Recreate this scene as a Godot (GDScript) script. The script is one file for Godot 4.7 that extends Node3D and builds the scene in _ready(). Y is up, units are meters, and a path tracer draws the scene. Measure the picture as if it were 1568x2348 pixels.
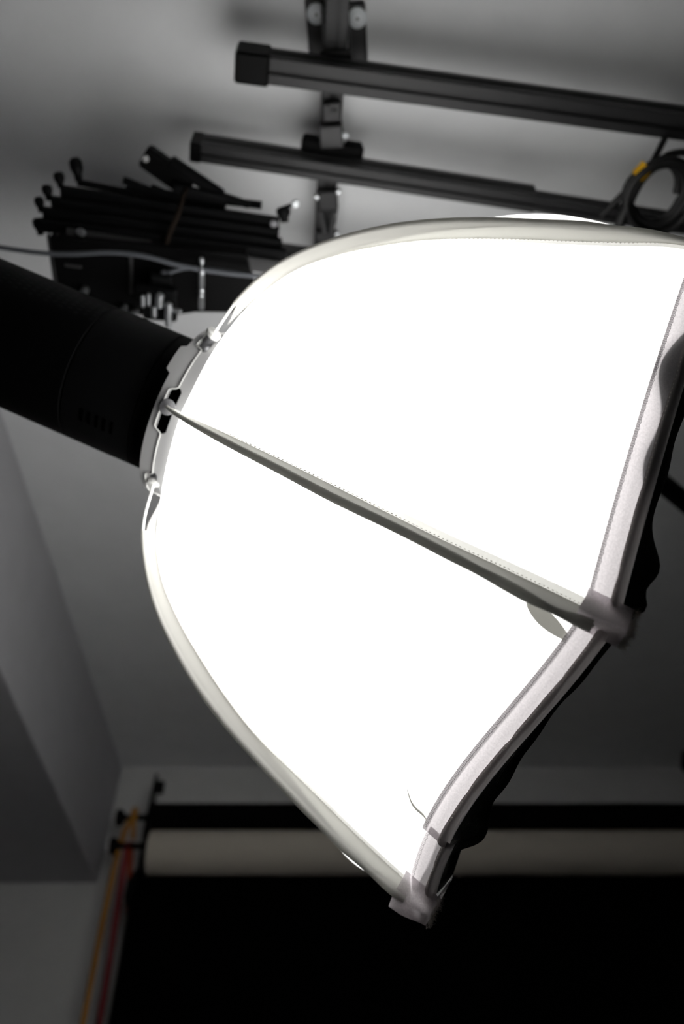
extends Node3D
# A photo studio seen from below: a glowing six-ribbed softbox on a black lamp, ceiling rails,
# a folded scissor lift, a soffit, and paper rolls with a black backdrop on the far wall.

const BOX_AT := Vector3(-0.1536, 2.0643, -0.5397)      # centre of the softbox's speed ring
const BOX_SIDE := Vector3(-0.1041, -0.7585, 0.6433)    # towards the nearest rib
const BOX_FRONT := Vector3(0.916, -0.325, -0.235)      # the way the softbox faces
const BOX_SIZE := 1.12                                   # metres per unit of the softbox and lamp
const CEILING := 2.70
const WALL_Z := -2.35

var M := {}
var rods := []
var seams := []
var rng := RandomNumberGenerator.new()


func _ready() -> void:
	# ---- camera, environment, light, exposure
	var cam := Camera3D.new()
	cam.name = "camera"
	cam.position = Vector3(0, 1.35, 0)
	cam.rotation_degrees = Vector3(46.5, 0, 0)
	cam.keep_aspect = Camera3D.KEEP_HEIGHT
	var lens := CameraAttributesPhysical.new()
	lens.frustum_focal_length = 20.03
	lens.frustum_focus_distance = 0.64
	lens.exposure_aperture = 2.6
	cam.attributes = lens
	cam.fov = 61.85
	cam.near = 0.02
	add_child(cam)
	cam.current = true
	var we := WorldEnvironment.new()
	we.name = "environment"
	var env := Environment.new()
	env.background_mode = Environment.BG_COLOR
	env.background_color = Color(0, 0, 0)
	env.tonemap_mode = Environment.TONE_MAPPER_LINEAR
	env.tonemap_exposure = 1.0
	env.sdfgi_enabled = true
	env.ssao_enabled = true
	env.ssil_enabled = true
	we.environment = env
	add_child(we)
	rng.seed = 7
	var led := OmniLight3D.new()          # the lamp's LED, inside the softbox
	led.name = "lamp_light"
	led.position = BOX_AT + BOX_FRONT.normalized() * 0.155
	led.light_energy = LED_ENERGY
	led.light_color = Color(1.0, 0.995, 0.985)
	led.light_size = 0.03
	led.omni_range = 8.0
	led.omni_attenuation = 2.0
	led.shadow_enabled = true
	add_child(led)

	materials()
	room()
	rails()
	scissor_lift()
	cable_coil()
	boom()
	backdrop_rolls()
	studio_lamp()
	softbox()

const LED_ENERGY := 0.34

# ------------------------------------------------------------------ helpers

func mat(key: String, c: Color, rough := 0.6, metal := 0.0, spec := 0.5) -> StandardMaterial3D:
	var m := StandardMaterial3D.new()
	m.resource_name = key
	m.albedo_color = c
	m.roughness = rough
	m.metallic = metal
	m.cull_mode = BaseMaterial3D.CULL_DISABLED
	m.metallic_specular = spec
	M[key] = m
	return m

func noise_tex(size: int, freq: float, lo: Color, hi: Color, octaves := 4) -> NoiseTexture2D:
	var n := FastNoiseLite.new()
	n.seed = 11
	n.frequency = freq
	n.fractal_octaves = octaves
	var t := NoiseTexture2D.new()
	t.width = size
	t.height = size
	t.seamless = true
	t.noise = n
	var g := Gradient.new()
	g.set_color(0, lo)
	g.set_color(1, hi)
	t.color_ramp = g
	return t

func weave_tex() -> ImageTexture:
	var im := Image.create(64, 64, false, Image.FORMAT_RGB8)
	for y in 64:
		for x in 64:
			var a := absf(sin(PI * x / 8.0))
			var b := absf(sin(PI * y / 8.0))
			var over := (int(x / 8.0) + int(y / 8.0)) % 2 == 0
			var v := a * (0.6 + 0.4 * b) if over else b * (0.6 + 0.4 * a)
			if not over:
				v *= 0.75
			im.set_pixel(x, y, Color(v, v, v))
	return ImageTexture.create_from_image(im)

func materials() -> void:
	var wall := mat("ceiling_paint", Color(0.91, 0.915, 0.92), 0.92)
	wall.albedo_texture = noise_tex(512, 0.02, Color(0.97, 0.97, 0.97), Color(1, 1, 1))
	wall.uv1_triplanar = true
	wall.uv1_world_triplanar = true
	wall.uv1_scale = Vector3(0.8, 0.8, 0.8)
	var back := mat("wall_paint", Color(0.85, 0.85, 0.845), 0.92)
	back.albedo_texture = wall.albedo_texture
	back.uv1_triplanar = true
	back.uv1_world_triplanar = true
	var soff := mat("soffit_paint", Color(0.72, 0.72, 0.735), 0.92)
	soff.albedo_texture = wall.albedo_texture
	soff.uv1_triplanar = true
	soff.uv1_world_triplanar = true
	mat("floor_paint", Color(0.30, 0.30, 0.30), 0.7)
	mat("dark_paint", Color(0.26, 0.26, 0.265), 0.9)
	mat("rail_black", Color(0.15, 0.15, 0.155), 0.5, 0.0, 0.4)
	mat("plastic_black", Color(0.03, 0.03, 0.032), 0.5, 0.0, 0.2)
	mat("lift_black", Color(0.045, 0.047, 0.05), 0.5, 0.0, 0.2)
	mat("lift_grey", Color(0.17, 0.17, 0.175), 0.55)
	mat("steel", Color(0.72, 0.73, 0.74), 0.28, 0.9)
	mat("zinc", Color(0.93, 0.95, 0.96), 0.5)
	mat("lamp_black", Color(0.03, 0.031, 0.035), 0.6, 0.0, 0.2)
	mat("lamp_black_satin", Color(0.045, 0.047, 0.051), 0.6, 0.0, 0.25)
	mat("ring_metal", Color(0.66, 0.66, 0.66), 0.5, 0.35)
	mat("clamp_pale", Color(0.70, 0.70, 0.69), 0.5)
	mat("clamp_grey", Color(0.36, 0.36, 0.37), 0.5, 0.3)
	mat("slot_dark", Color(0.012, 0.012, 0.012), 0.9, 0.0, 0.05)
	mat("rod_white", Color(0.93, 0.93, 0.92), 0.4)
	mat("rod_dark", Color(0.03, 0.03, 0.03), 0.4)
	mat("paper_black", Color(0.05, 0.05, 0.053), 0.95, 0.0, 0.1)
	mat("cloth_black_back", Color(0.02, 0.02, 0.021), 1.0, 0.0, 0.05)
	mat("paper_grey", Color(0.80, 0.77, 0.72), 0.9)
	mat("chain_yellow", Color(0.72, 0.50, 0.16), 0.6)
	mat("chain_red", Color(0.58, 0.16, 0.20), 0.6)
	mat("chain_orange", Color(0.60, 0.22, 0.06), 0.6)
	mat("tape_yellow", Color(0.90, 0.68, 0.02), 0.6)
	mat("cable_black", Color(0.035, 0.035, 0.037), 0.55)
	mat("cable_grey", Color(0.30, 0.31, 0.33), 0.5)
	mat("cord_brown", Color(0.12, 0.10, 0.085), 0.9, 0.0, 0.1)

	var fab := mat("softbox_cloth", Color(0.93, 0.93, 0.93), 0.8)
	fab.backlight_enabled = true
	fab.backlight = Color(1.0, 1.0, 1.0)
	var slv := mat("sleeve_cloth", Color(0.71, 0.705, 0.69), 0.8)
	slv.backlight_enabled = true
	slv.backlight = Color(0.85, 0.85, 0.835)
	var strip := mat("fastener_strip", Color(0.94, 0.93, 0.935), 0.95, 0.0, 0.2)
	strip.backlight_enabled = true
	strip.backlight = Color(0.85, 0.84, 0.845)
	strip.heightmap_enabled = false
	strip.albedo_texture = noise_tex(512, 0.12, Color(0.86, 0.86, 0.86), Color(1, 1, 1), 3)
	strip.uv1_triplanar = true
	strip.uv1_scale = Vector3(9, 9, 9)
	var tab := mat("tab_cloth", Color(0.88, 0.87, 0.85), 0.85, 0.0, 0.2)
	tab.backlight_enabled = true
	tab.backlight = Color(0.5, 0.5, 0.48)
	var hem := mat("hem_cloth", Color(0.80, 0.775, 0.77), 0.9)
	hem.backlight_enabled = true
	hem.backlight = Color(0.36, 0.35, 0.35)
	var cap := mat("cap_cloth", Color(0.95, 0.935, 0.94), 0.95)
	cap.backlight_enabled = true
	cap.backlight = Color(1.0, 0.99, 1.0)
	cap.albedo_texture = strip.albedo_texture
	cap.uv1_triplanar = true
	cap.uv1_scale = Vector3(9, 9, 9)
	mat("thread_grey", Color(0.34, 0.32, 0.32), 0.8)
	mat("thread", Color(0.95, 0.94, 0.92), 0.7)
	mat("fuzz", Color(0.88, 0.85, 0.82), 0.8)
	var cover := mat("cover_black", Color(0.05, 0.052, 0.057), 0.65)
	cover.heightmap_enabled = true
	cover.heightmap_texture = weave_tex()
	cover.heightmap_scale = 0.05
	cover.uv1_triplanar = true
	cover.uv1_scale = Vector3(110, 110, 110)
	var glow := mat("led_glow", Color(1, 1, 1), 0.5)
	glow.emission_enabled = true
	glow.emission = Color(1, 1, 1)
	glow.emission_energy_multiplier = 2.0

func new_st() -> SurfaceTool:
	var st := SurfaceTool.new()
	st.begin(Mesh.PRIMITIVE_TRIANGLES)
	return st

func tri(st: SurfaceTool, a: Vector3, b: Vector3, c: Vector3, inside: Vector3) -> void:
	# a triangle whose front looks away from the point «inside»
	var n := (a - c).cross(a - b)
	if n.dot((a + b + c) / 3.0 - inside) < 0.0:
		st.add_vertex(a)
		st.add_vertex(c)
		st.add_vertex(b)
	else:
		st.add_vertex(a)
		st.add_vertex(b)
		st.add_vertex(c)

func quad(st: SurfaceTool, a: Vector3, b: Vector3, c: Vector3, d: Vector3, inside: Vector3) -> void:
	tri(st, a, b, c, inside)
	tri(st, a, c, d, inside)

func add_box(st: SurfaceTool, xf: Transform3D, size: Vector3, bevel := 0.002) -> void:
	var h := size * 0.5
	var b := minf(bevel, minf(h.x, minf(h.y, h.z)) * 0.9)
	st.set_smooth_group(-1)
	var v := func(axis: int, s: Vector3) -> Vector3:
		var p := Vector3(s.x * (h.x - b), s.y * (h.y - b), s.z * (h.z - b))
		p[axis] = s[axis] * h[axis]
		return xf * p
	for i in 3:
		var j := (i + 1) % 3
		var k := (i + 2) % 3
		for s in [-1.0, 1.0]:
			var c := []
			for q in [[-1.0, -1.0], [1.0, -1.0], [1.0, 1.0], [-1.0, 1.0]]:
				var sg := Vector3.ZERO
				sg[i] = s
				sg[j] = q[0]
				sg[k] = q[1]
				c.append(v.call(i, sg))
			quad(st, c[0], c[1], c[2], c[3], xf.origin)
			for s2 in [-1.0, 1.0]:
				var s_a := Vector3.ZERO
				s_a[i] = s
				s_a[j] = s2
				s_a[k] = -1.0
				var s_b := s_a
				s_b[k] = 1.0
				quad(st, v.call(i, s_a), v.call(i, s_b), v.call(j, s_b), v.call(j, s_a), xf.origin)
	for x in [-1.0, 1.0]:
		for y in [-1.0, 1.0]:
			for z in [-1.0, 1.0]:
				var s := Vector3(x, y, z)
				tri(st, v.call(0, s), v.call(1, s), v.call(2, s), xf.origin)

func box_mesh(size: Vector3, bevel := 0.002) -> ArrayMesh:
	var st := new_st()
	add_box(st, Transform3D.IDENTITY, size, bevel)
	st.generate_normals()
	return st.commit()

func frame_along(a: Vector3, b: Vector3, hint := Vector3.UP) -> Basis:
	# x runs along a-b, y as near to the hint as can be
	var x := (b - a).normalized()
	var h := hint if absf(x.dot(hint)) < 0.98 else Vector3.RIGHT
	var z := x.cross(h).normalized()
	return Basis(x, z.cross(x).normalized(), z)

func add_bar(st: SurfaceTool, a: Vector3, b: Vector3, wide: float, high: float, bevel := 0.001, hint := Vector3.UP) -> void:
	add_box(st, Transform3D(frame_along(a, b, hint), (a + b) * 0.5), Vector3(a.distance_to(b), high, wide), bevel)

func add_tube(st: SurfaceTool, pts: Array, radius: Variant, sides := 12, caps := true) -> void:
	st.set_smooth_group(0)
	var n := pts.size()
	var rings := []
	var up := Vector3.UP
	for i in n:
		var t: Vector3 = (pts[mini(i + 1, n - 1)] - pts[maxi(i - 1, 0)]).normalized()
		if i == 0 and absf(t.dot(up)) > 0.9:
			up = Vector3.RIGHT
		var side := t.cross(up).normalized()
		up = side.cross(t).normalized()
		var r: float = radius[i] if radius is Array else radius
		var ring := []
		for k in sides:
			var a := TAU * k / sides
			ring.append(pts[i] + (side * cos(a) + up * sin(a)) * r)
		rings.append(ring)
	for i in n - 1:
		var mid: Vector3 = (pts[i] + pts[i + 1]) * 0.5
		for k in sides:
			var l := (k + 1) % sides
			quad(st, rings[i][k], rings[i][l], rings[i + 1][l], rings[i + 1][k], mid)
	if caps:
		for e in [0, n - 1]:
			st.set_smooth_group(1 + (1 if e else 0))
			var inside: Vector3 = pts[1] if e == 0 else pts[n - 2]
			for k in sides:
				tri(st, pts[e], rings[e][k], rings[e][(k + 1) % sides], inside)
		st.set_smooth_group(0)

func tube_mesh(pts: Array, radius: Variant, sides := 12) -> ArrayMesh:
	var st := new_st()
	add_tube(st, pts, radius, sides)
	st.generate_normals()
	return st.commit()

func add_lathe(st: SurfaceTool, xf: Transform3D, profile: Array, seg := 48, smooth := false) -> void:
	# profile: Vector2(radius, height) turned about the y axis of xf
	for i in profile.size() - 1:
		var p: Vector2 = profile[i]
		var q: Vector2 = profile[i + 1]
		st.set_smooth_group(0 if smooth else i + 1)
		var d := q - p
		for k in seg:
			var a := TAU * k / seg
			var b := TAU * (k + 1) / seg
			var m := (a + b) * 0.5
			# outward of a profile that is listed upwards is to its right
			var nrm := Vector3(cos(m) * d.y, -d.x, sin(m) * d.y)
			var c := (p + q) * 0.5
			var inside := xf * (Vector3(cos(m) * c.x, c.y, sin(m) * c.x) - nrm.normalized() * 0.001)
			quad(st, xf * Vector3(p.x * cos(a), p.y, p.x * sin(a)), xf * Vector3(p.x * cos(b), p.y, p.x * sin(b)),
				xf * Vector3(q.x * cos(b), q.y, q.x * sin(b)), xf * Vector3(q.x * cos(a), q.y, q.x * sin(a)), inside)

func lathe_mesh(profile: Array, seg := 48, smooth := false) -> ArrayMesh:
	var st := new_st()
	add_lathe(st, Transform3D.IDENTITY, profile, seg, smooth)
	st.generate_normals()
	return st.commit()

func add_extrusion(st: SurfaceTool, outline: Array, a: Vector3, b: Vector3, hint := Vector3.UP) -> void:
	# outline: Vector2(across, up), run along a-b
	var f := frame_along(a, b, hint)
	st.set_smooth_group(-1)
	var n := outline.size()
	var area := 0.0
	for i in n:
		area += outline[i].cross(outline[(i + 1) % n])
	for i in n:
		var p: Vector2 = outline[i]
		var q: Vector2 = outline[(i + 1) % n]
		var nr := Vector2(q.y - p.y, p.x - q.x).normalized() * signf(area)
		var w := func(v: Vector2, at: Vector3) -> Vector3: return at + f.z * v.x + f.y * v.y
		var inside: Vector3 = w.call((p + q) * 0.5 - nr * 0.001, (a + b) * 0.5)
		quad(st, w.call(p, a), w.call(q, a), w.call(q, b), w.call(p, b), inside)
	var ids := Geometry2D.triangulate_polygon(PackedVector2Array(outline))
	for e in [[a, b], [b, a]]:
		for i in range(0, ids.size(), 3):
			var c := []
			for k in 3:
				var v: Vector2 = outline[ids[i + k]]
				c.append(e[0] + f.z * v.x + f.y * v.y)
			tri(st, c[0], c[1], c[2], e[1])

func grid_mesh(rows: Array) -> ArrayMesh:
	# a smooth sheet through rows of points
	var st := new_st()
	st.set_smooth_group(0)
	var nu: int = rows[0].size()
	for i in rows.size():
		for j in nu:
			st.set_uv(Vector2(float(j) / (nu - 1), float(i) / (rows.size() - 1)))
			st.add_vertex(rows[i][j])
	for i in rows.size() - 1:
		for j in nu - 1:
			var a := i * nu + j
			for x in [a, a + 1, a + nu + 1, a, a + nu + 1, a + nu]:
				st.add_index(x)
	st.generate_normals()
	return st.commit()

func put(called: String, mesh: Mesh, material: String, parent: Node = self, at := Transform3D.IDENTITY) -> MeshInstance3D:
	var o := MeshInstance3D.new()
	o.name = called
	o.mesh = mesh
	o.material_override = M[material]
	o.transform = at
	o.cast_shadow = GeometryInstance3D.SHADOW_CASTING_SETTING_DOUBLE_SIDED
	parent.add_child(o, true)
	return o

func done(called: String, st: SurfaceTool, material: String, parent: Node = self) -> MeshInstance3D:
	st.generate_normals()
	return put(called, st.commit(), material, parent)

func thing(called: String, label: String, category: String, at := Transform3D.IDENTITY, group := "") -> Node3D:
	var o := Node3D.new()
	o.name = called
	o.transform = at
	add_child(o, true)
	tag(o, label, category, group)
	return o

func tag(o: Node, label: String, category: String, group := "", kind := "") -> void:
	o.set_meta("label", label)
	o.set_meta("category", category)
	if group:
		o.set_meta("group", group)
	if kind:
		o.set_meta("kind", kind)

func at(p: Vector3) -> Transform3D:
	return Transform3D(Basis.IDENTITY, p)

func along(a: Vector3, dir: Vector3) -> Transform3D:
	# y axis along dir
	var y := dir.normalized()
	var h := Vector3.RIGHT if absf(y.dot(Vector3.RIGHT)) < 0.9 else Vector3.FORWARD
	var z := h.cross(y).normalized()
	return Transform3D(Basis(y.cross(z).normalized(), y, z), a)

func spline(pts: Array, t: float) -> Vector3:
	# Catmull-Rom through pts, t in 0..1, straight on beyond the ends
	var n := pts.size() - 1
	if t > 1.0:
		return spline(pts, 1.0) + (spline(pts, 1.0) - spline(pts, 0.94)) * ((t - 1.0) / 0.06)
	var x := clampf(t, 0.0, 1.0) * n
	var i := mini(int(x), n - 1)
	var p0: Vector3 = pts[i - 1] if i > 0 else pts[0] * 2.0 - pts[1]
	var p3: Vector3 = pts[i + 2] if i + 2 <= n else pts[n] * 2.0 - pts[n - 1]
	return (pts[i] as Vector3).cubic_interpolate(pts[i + 1], p0, p3, x - i)

func smooth_path(pts: Array, n: int) -> Array:
	var out := []
	for i in n + 1:
		out.append(spline(pts, float(i) / n))
	return out

# ------------------------------------------------------------------ the room

func slab(called: String, lo: Vector3, hi: Vector3, material: String, label: String, category: String) -> void:
	var o := put(called, box_mesh(hi - lo, 0.001), material, self, at((lo + hi) * 0.5))
	tag(o, label, category, "", "structure")

func room() -> void:
	slab("ceiling", Vector3(-1.75, CEILING, -2.5), Vector3(2.45, CEILING + 0.15, 1.95), "ceiling_paint", "flat pale ceiling with black rails under it", "ceiling")
	slab("wall_north", Vector3(-1.75, 0, WALL_Z - 0.15), Vector3(2.45, CEILING, WALL_Z), "wall_paint", "pale far wall behind the backdrop rolls", "wall")
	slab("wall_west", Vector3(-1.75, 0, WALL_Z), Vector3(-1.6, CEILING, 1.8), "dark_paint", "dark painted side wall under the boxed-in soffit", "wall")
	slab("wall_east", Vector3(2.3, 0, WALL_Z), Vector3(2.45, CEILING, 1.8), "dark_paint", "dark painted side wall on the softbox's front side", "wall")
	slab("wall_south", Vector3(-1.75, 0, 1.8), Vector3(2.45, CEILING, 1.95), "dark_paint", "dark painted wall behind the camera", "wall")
	slab("floor", Vector3(-1.75, -0.1, -2.5), Vector3(2.45, 0, 1.95), "floor_paint", "grey studio floor", "floor")
	slab("trim_1", Vector3(-1.6, 2.349, WALL_Z), Vector3(-0.668, CEILING, 1.8), "soffit_paint", "boxed-in soffit running along the ceiling's edge", "soffit")

# ------------------------------------------------------------------ ceiling rails

func rail_outline(w: float, h: float) -> Array:
	var s := w * 0.12
	var d := h * 0.16
	return [Vector2(-w / 2 + 0.001, 0), Vector2(-s, 0), Vector2(-s, d), Vector2(s, d), Vector2(s, 0), Vector2(w / 2 - 0.001, 0), Vector2(w / 2, 0.001),
		Vector2(w / 2, h * 0.38), Vector2(w / 2 - 0.003, h * 0.42), Vector2(w / 2 - 0.003, h * 0.6), Vector2(w / 2, h * 0.64),
		Vector2(w / 2, h), Vector2(-w / 2, h), Vector2(-w / 2, h * 0.64), Vector2(-w / 2 + 0.003, h * 0.6), Vector2(-w / 2 + 0.003, h * 0.42), Vector2(-w / 2, h * 0.38), Vector2(-w / 2, 0.001)]

func rails() -> void:
	# the fixed rail, running towards the far wall
	var fix := thing("ceiling_rail", "black fixed rail screwed to the ceiling, passing above the two long cross rails", "rail", at(Vector3(-0.01, 2.64, -0.33)))
	var st := new_st()
	add_extrusion(st, rail_outline(0.031, 0.036), Vector3(0.040, 0, 0.55), Vector3(-0.022, 0, -0.34))
	done("rail_body", st, "rail_black", fix)
	# the ceiling bracket with its two screwed flanges
	var bracket := thing("ceiling_bracket", "black ceiling bracket with two pale round screw heads beside the fixed rail", "bracket", at(Vector3(-0.007, CEILING, -0.345)))
	for s in [-1.0, 1.0]:
		st = new_st()
		add_box(st, Transform3D(Basis(Vector3.UP, -0.066), Vector3(s * 0.0285, -0.004, 0.002 - s * 0.002)), Vector3(0.027, 0.008, 0.085), 0.003)
		add_box(st, Transform3D(Basis(Vector3.UP, -0.066), Vector3(s * 0.0175, -0.030, 0.0)), Vector3(0.003, 0.060, 0.083), 0.001)
		done("flange", st, "rail_black", bracket)
		var hub := Vector3(s * 0.0285, -0.0085, 0.026 - s * 0.0025)
		var sc := put("screw_head", lathe_mesh([Vector2(0, -0.0045), Vector2(0.006, -0.0042), Vector2(0.0125, -0.0012), Vector2(0.0135, 0.0), Vector2(0.0135, 0.001), Vector2(0, 0.001)], 40), "zinc", bracket, at(hub))
		put("screw_recess", lathe_mesh([Vector2(0, -0.0012), Vector2(0.0022, -0.0012), Vector2(0.0022, 0.0005), Vector2(0, 0.0005)], 20), "slot_dark", sc, at(Vector3(0, -0.0041, 0)))
	st = new_st()
	add_box(st, Transform3D(Basis(Vector3.UP, -0.066), Vector3(-0.001, -0.064, -0.022)), Vector3(0.043, 0.006, 0.040), 0.001)
	done("cradle", st, "rail_black", bracket)

	# two cross rails
	var ra := Vector3(-0.100, 2.58, -0.3575)
	var rdir := Vector3(0.992, 0, -0.127).normalized()
	var r1 := thing("cross_rail", "long black cross rail nearest the ceiling bracket, with a chunky end cap", "rail", at(ra), "cross rails under the ceiling")
	st = new_st()
	add_extrusion(st, rail_outline(0.034, 0.045), Vector3.ZERO, rdir * 1.9)
	done("rail_body", st, "rail_black", r1)
	st = new_st()
	add_bar(st, -rdir * 0.043, rdir * 0.003, 0.040, 0.052, 0.003)
	done("end_cap", st, "plastic_black", r1).position = Vector3(0, 0.022, 0)
	var rb := Vector3(-0.212, 2.58, -0.464)
	var rdir2 := Vector3(0.988, 0, -0.152).normalized()
	var r2 := thing("cross_rail", "middle black cross rail, just above the glowing softbox's upper edge", "rail", at(rb), "cross rails under the ceiling")
	st = new_st()
	add_extrusion(st, rail_outline(0.026, 0.042), Vector3.ZERO, rdir2 * 0.505)
	done("rail_body", st, "rail_black", r2)
	st = new_st()
	add_extrusion(st, rail_outline(0.022, 0.028), rdir2 * 0.503, rdir2 * 1.9)
	done("rail_extension", st, "rail_black", r2)
	st = new_st()
	add_bar(st, -rdir2 * 0.004, rdir2 * 0.012, 0.028, 0.046, 0.002)
	done("end_cap", st, "plastic_black", r2).position = Vector3(0, 0.021, 0)
	var r3 := thing("cross_rail", "black cross rail mostly hidden behind the folded scissor lift and softbox", "rail", at(Vector3(-0.33, 2.565, -0.590)), "cross rails under the ceiling")
	st = new_st()
	add_extrusion(st, rail_outline(0.026, 0.042), Vector3.ZERO, rdir2 * 1.9)
	done("rail_body", st, "rail_black", r3)

	# carriages that join the cross rails to the fixed rail
	var c1 := thing("rail_carriage", "black rail carriage with a bright bolt between the two cross rails", "carriage", at(Vector3(-0.0145, 2.64, -0.435)), "rail carriages")
	st = new_st()
	add_box(st, Transform3D(Basis(Vector3.UP, -0.066), Vector3(0, -0.008, 0.010)), Vector3(0.027, 0.016, 0.026), 0.002)
	done("carriage_block", st, "rail_black", c1)
	st = new_st()
	add_box(st, Transform3D(Basis(Vector3.UP, -0.066), Vector3(-0.001, -0.012, -0.022)), Vector3(0.034, 0.024, 0.032), 0.002)
	done("carriage_block", st, "lift_grey", c1)
	put("bolt_head", lathe_mesh([Vector2(0, -0.003), Vector2(0.0035, -0.003), Vector2(0.0045, 0), Vector2(0, 0)], 16), "rail_black", c1, at(Vector3(-0.008, -0.0165, 0.018)))
	put("bolt_head", lathe_mesh([Vector2(0, -0.003), Vector2(0.0035, -0.003), Vector2(0.0045, 0), Vector2(0, 0)], 16), "rail_black", c1, at(Vector3(0.003, -0.0165, 0.011)))
	put("bolt", lathe_mesh([Vector2(0, -0.004), Vector2(0.003, -0.0035), Vector2(0.0042, 0), Vector2(0.0042, 0.012), Vector2(0, 0.012)], 20), "zinc", c1, along(Vector3(0.0195, -0.020, -0.020), Vector3(-0.8, 0.6, 0)))
	var clamp_plate := thing("rail_clamp", "flat black clamp plate gripping the cross rail above the softbox", "clamp", at(Vector3(-0.015, 2.625, -0.482)))
	st = new_st()
	add_bar(st, -rdir2 * 0.046, rdir2 * 0.046, 0.030, 0.010, 0.002)
	done("clamp_plate", st, "plastic_black", clamp_plate)
	st = new_st()
	add_bar(st, rdir2 * 0.018, rdir2 * 0.044, 0.026, 0.012, 0.003)
	done("clamp_jaw", st, "lift_black", clamp_plate).position = Vector3(0, 0.006, 0.006)
	st = new_st()
	add_bar(st, -rdir2 * 0.044, -rdir2 * 0.020, 0.026, 0.012, 0.003)
	done("clamp_jaw", st, "lift_black", clamp_plate).position = Vector3(0, 0.006, 0.006)
	var c2 := thing("rail_carriage", "black rail carriage with several small bolts just above the softbox's edge", "carriage", at(Vector3(-0.022, 2.638, -0.570)), "rail carriages")
	st = new_st()
	add_box(st, Transform3D(Basis(Vector3.UP, -0.066), Vector3(0.0005, -0.008, 0.016)), Vector3(0.030, 0.016, 0.030), 0.002)
	done("carriage_block", st, "rail_black", c2)
	st = new_st()
	for s in [-1.0, 1.0]:
		add_bar(st, Vector3(s * 0.011, -0.012, 0.002), Vector3(s * 0.004, -0.012, -0.040), 0.009, 0.012, 0.001)
	done("fork", st, "rail_black", c2)
	st = new_st()
	add_box(st, Transform3D(Basis(Vector3.UP, -0.066), Vector3(-0.003, -0.010, -0.044)), Vector3(0.032, 0.014, 0.020), 0.002)
	done("carriage_block", st, "lift_grey", c2)
	for p in [Vector3(-0.0165, -0.015, 0.022), Vector3(0.0165, -0.015, 0.030), Vector3(0.014, -0.018, -0.036), Vector3(-0.006, -0.018, -0.052)]:
		put("bolt", lathe_mesh([Vector2(0, -0.004), Vector2(0.003, -0.0035), Vector2(0.0038, 0), Vector2(0.0038, 0.006), Vector2(0, 0.006)], 18), "steel", c2, at(p))

# ------------------------------------------------------------------ folded scissor lift

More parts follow.
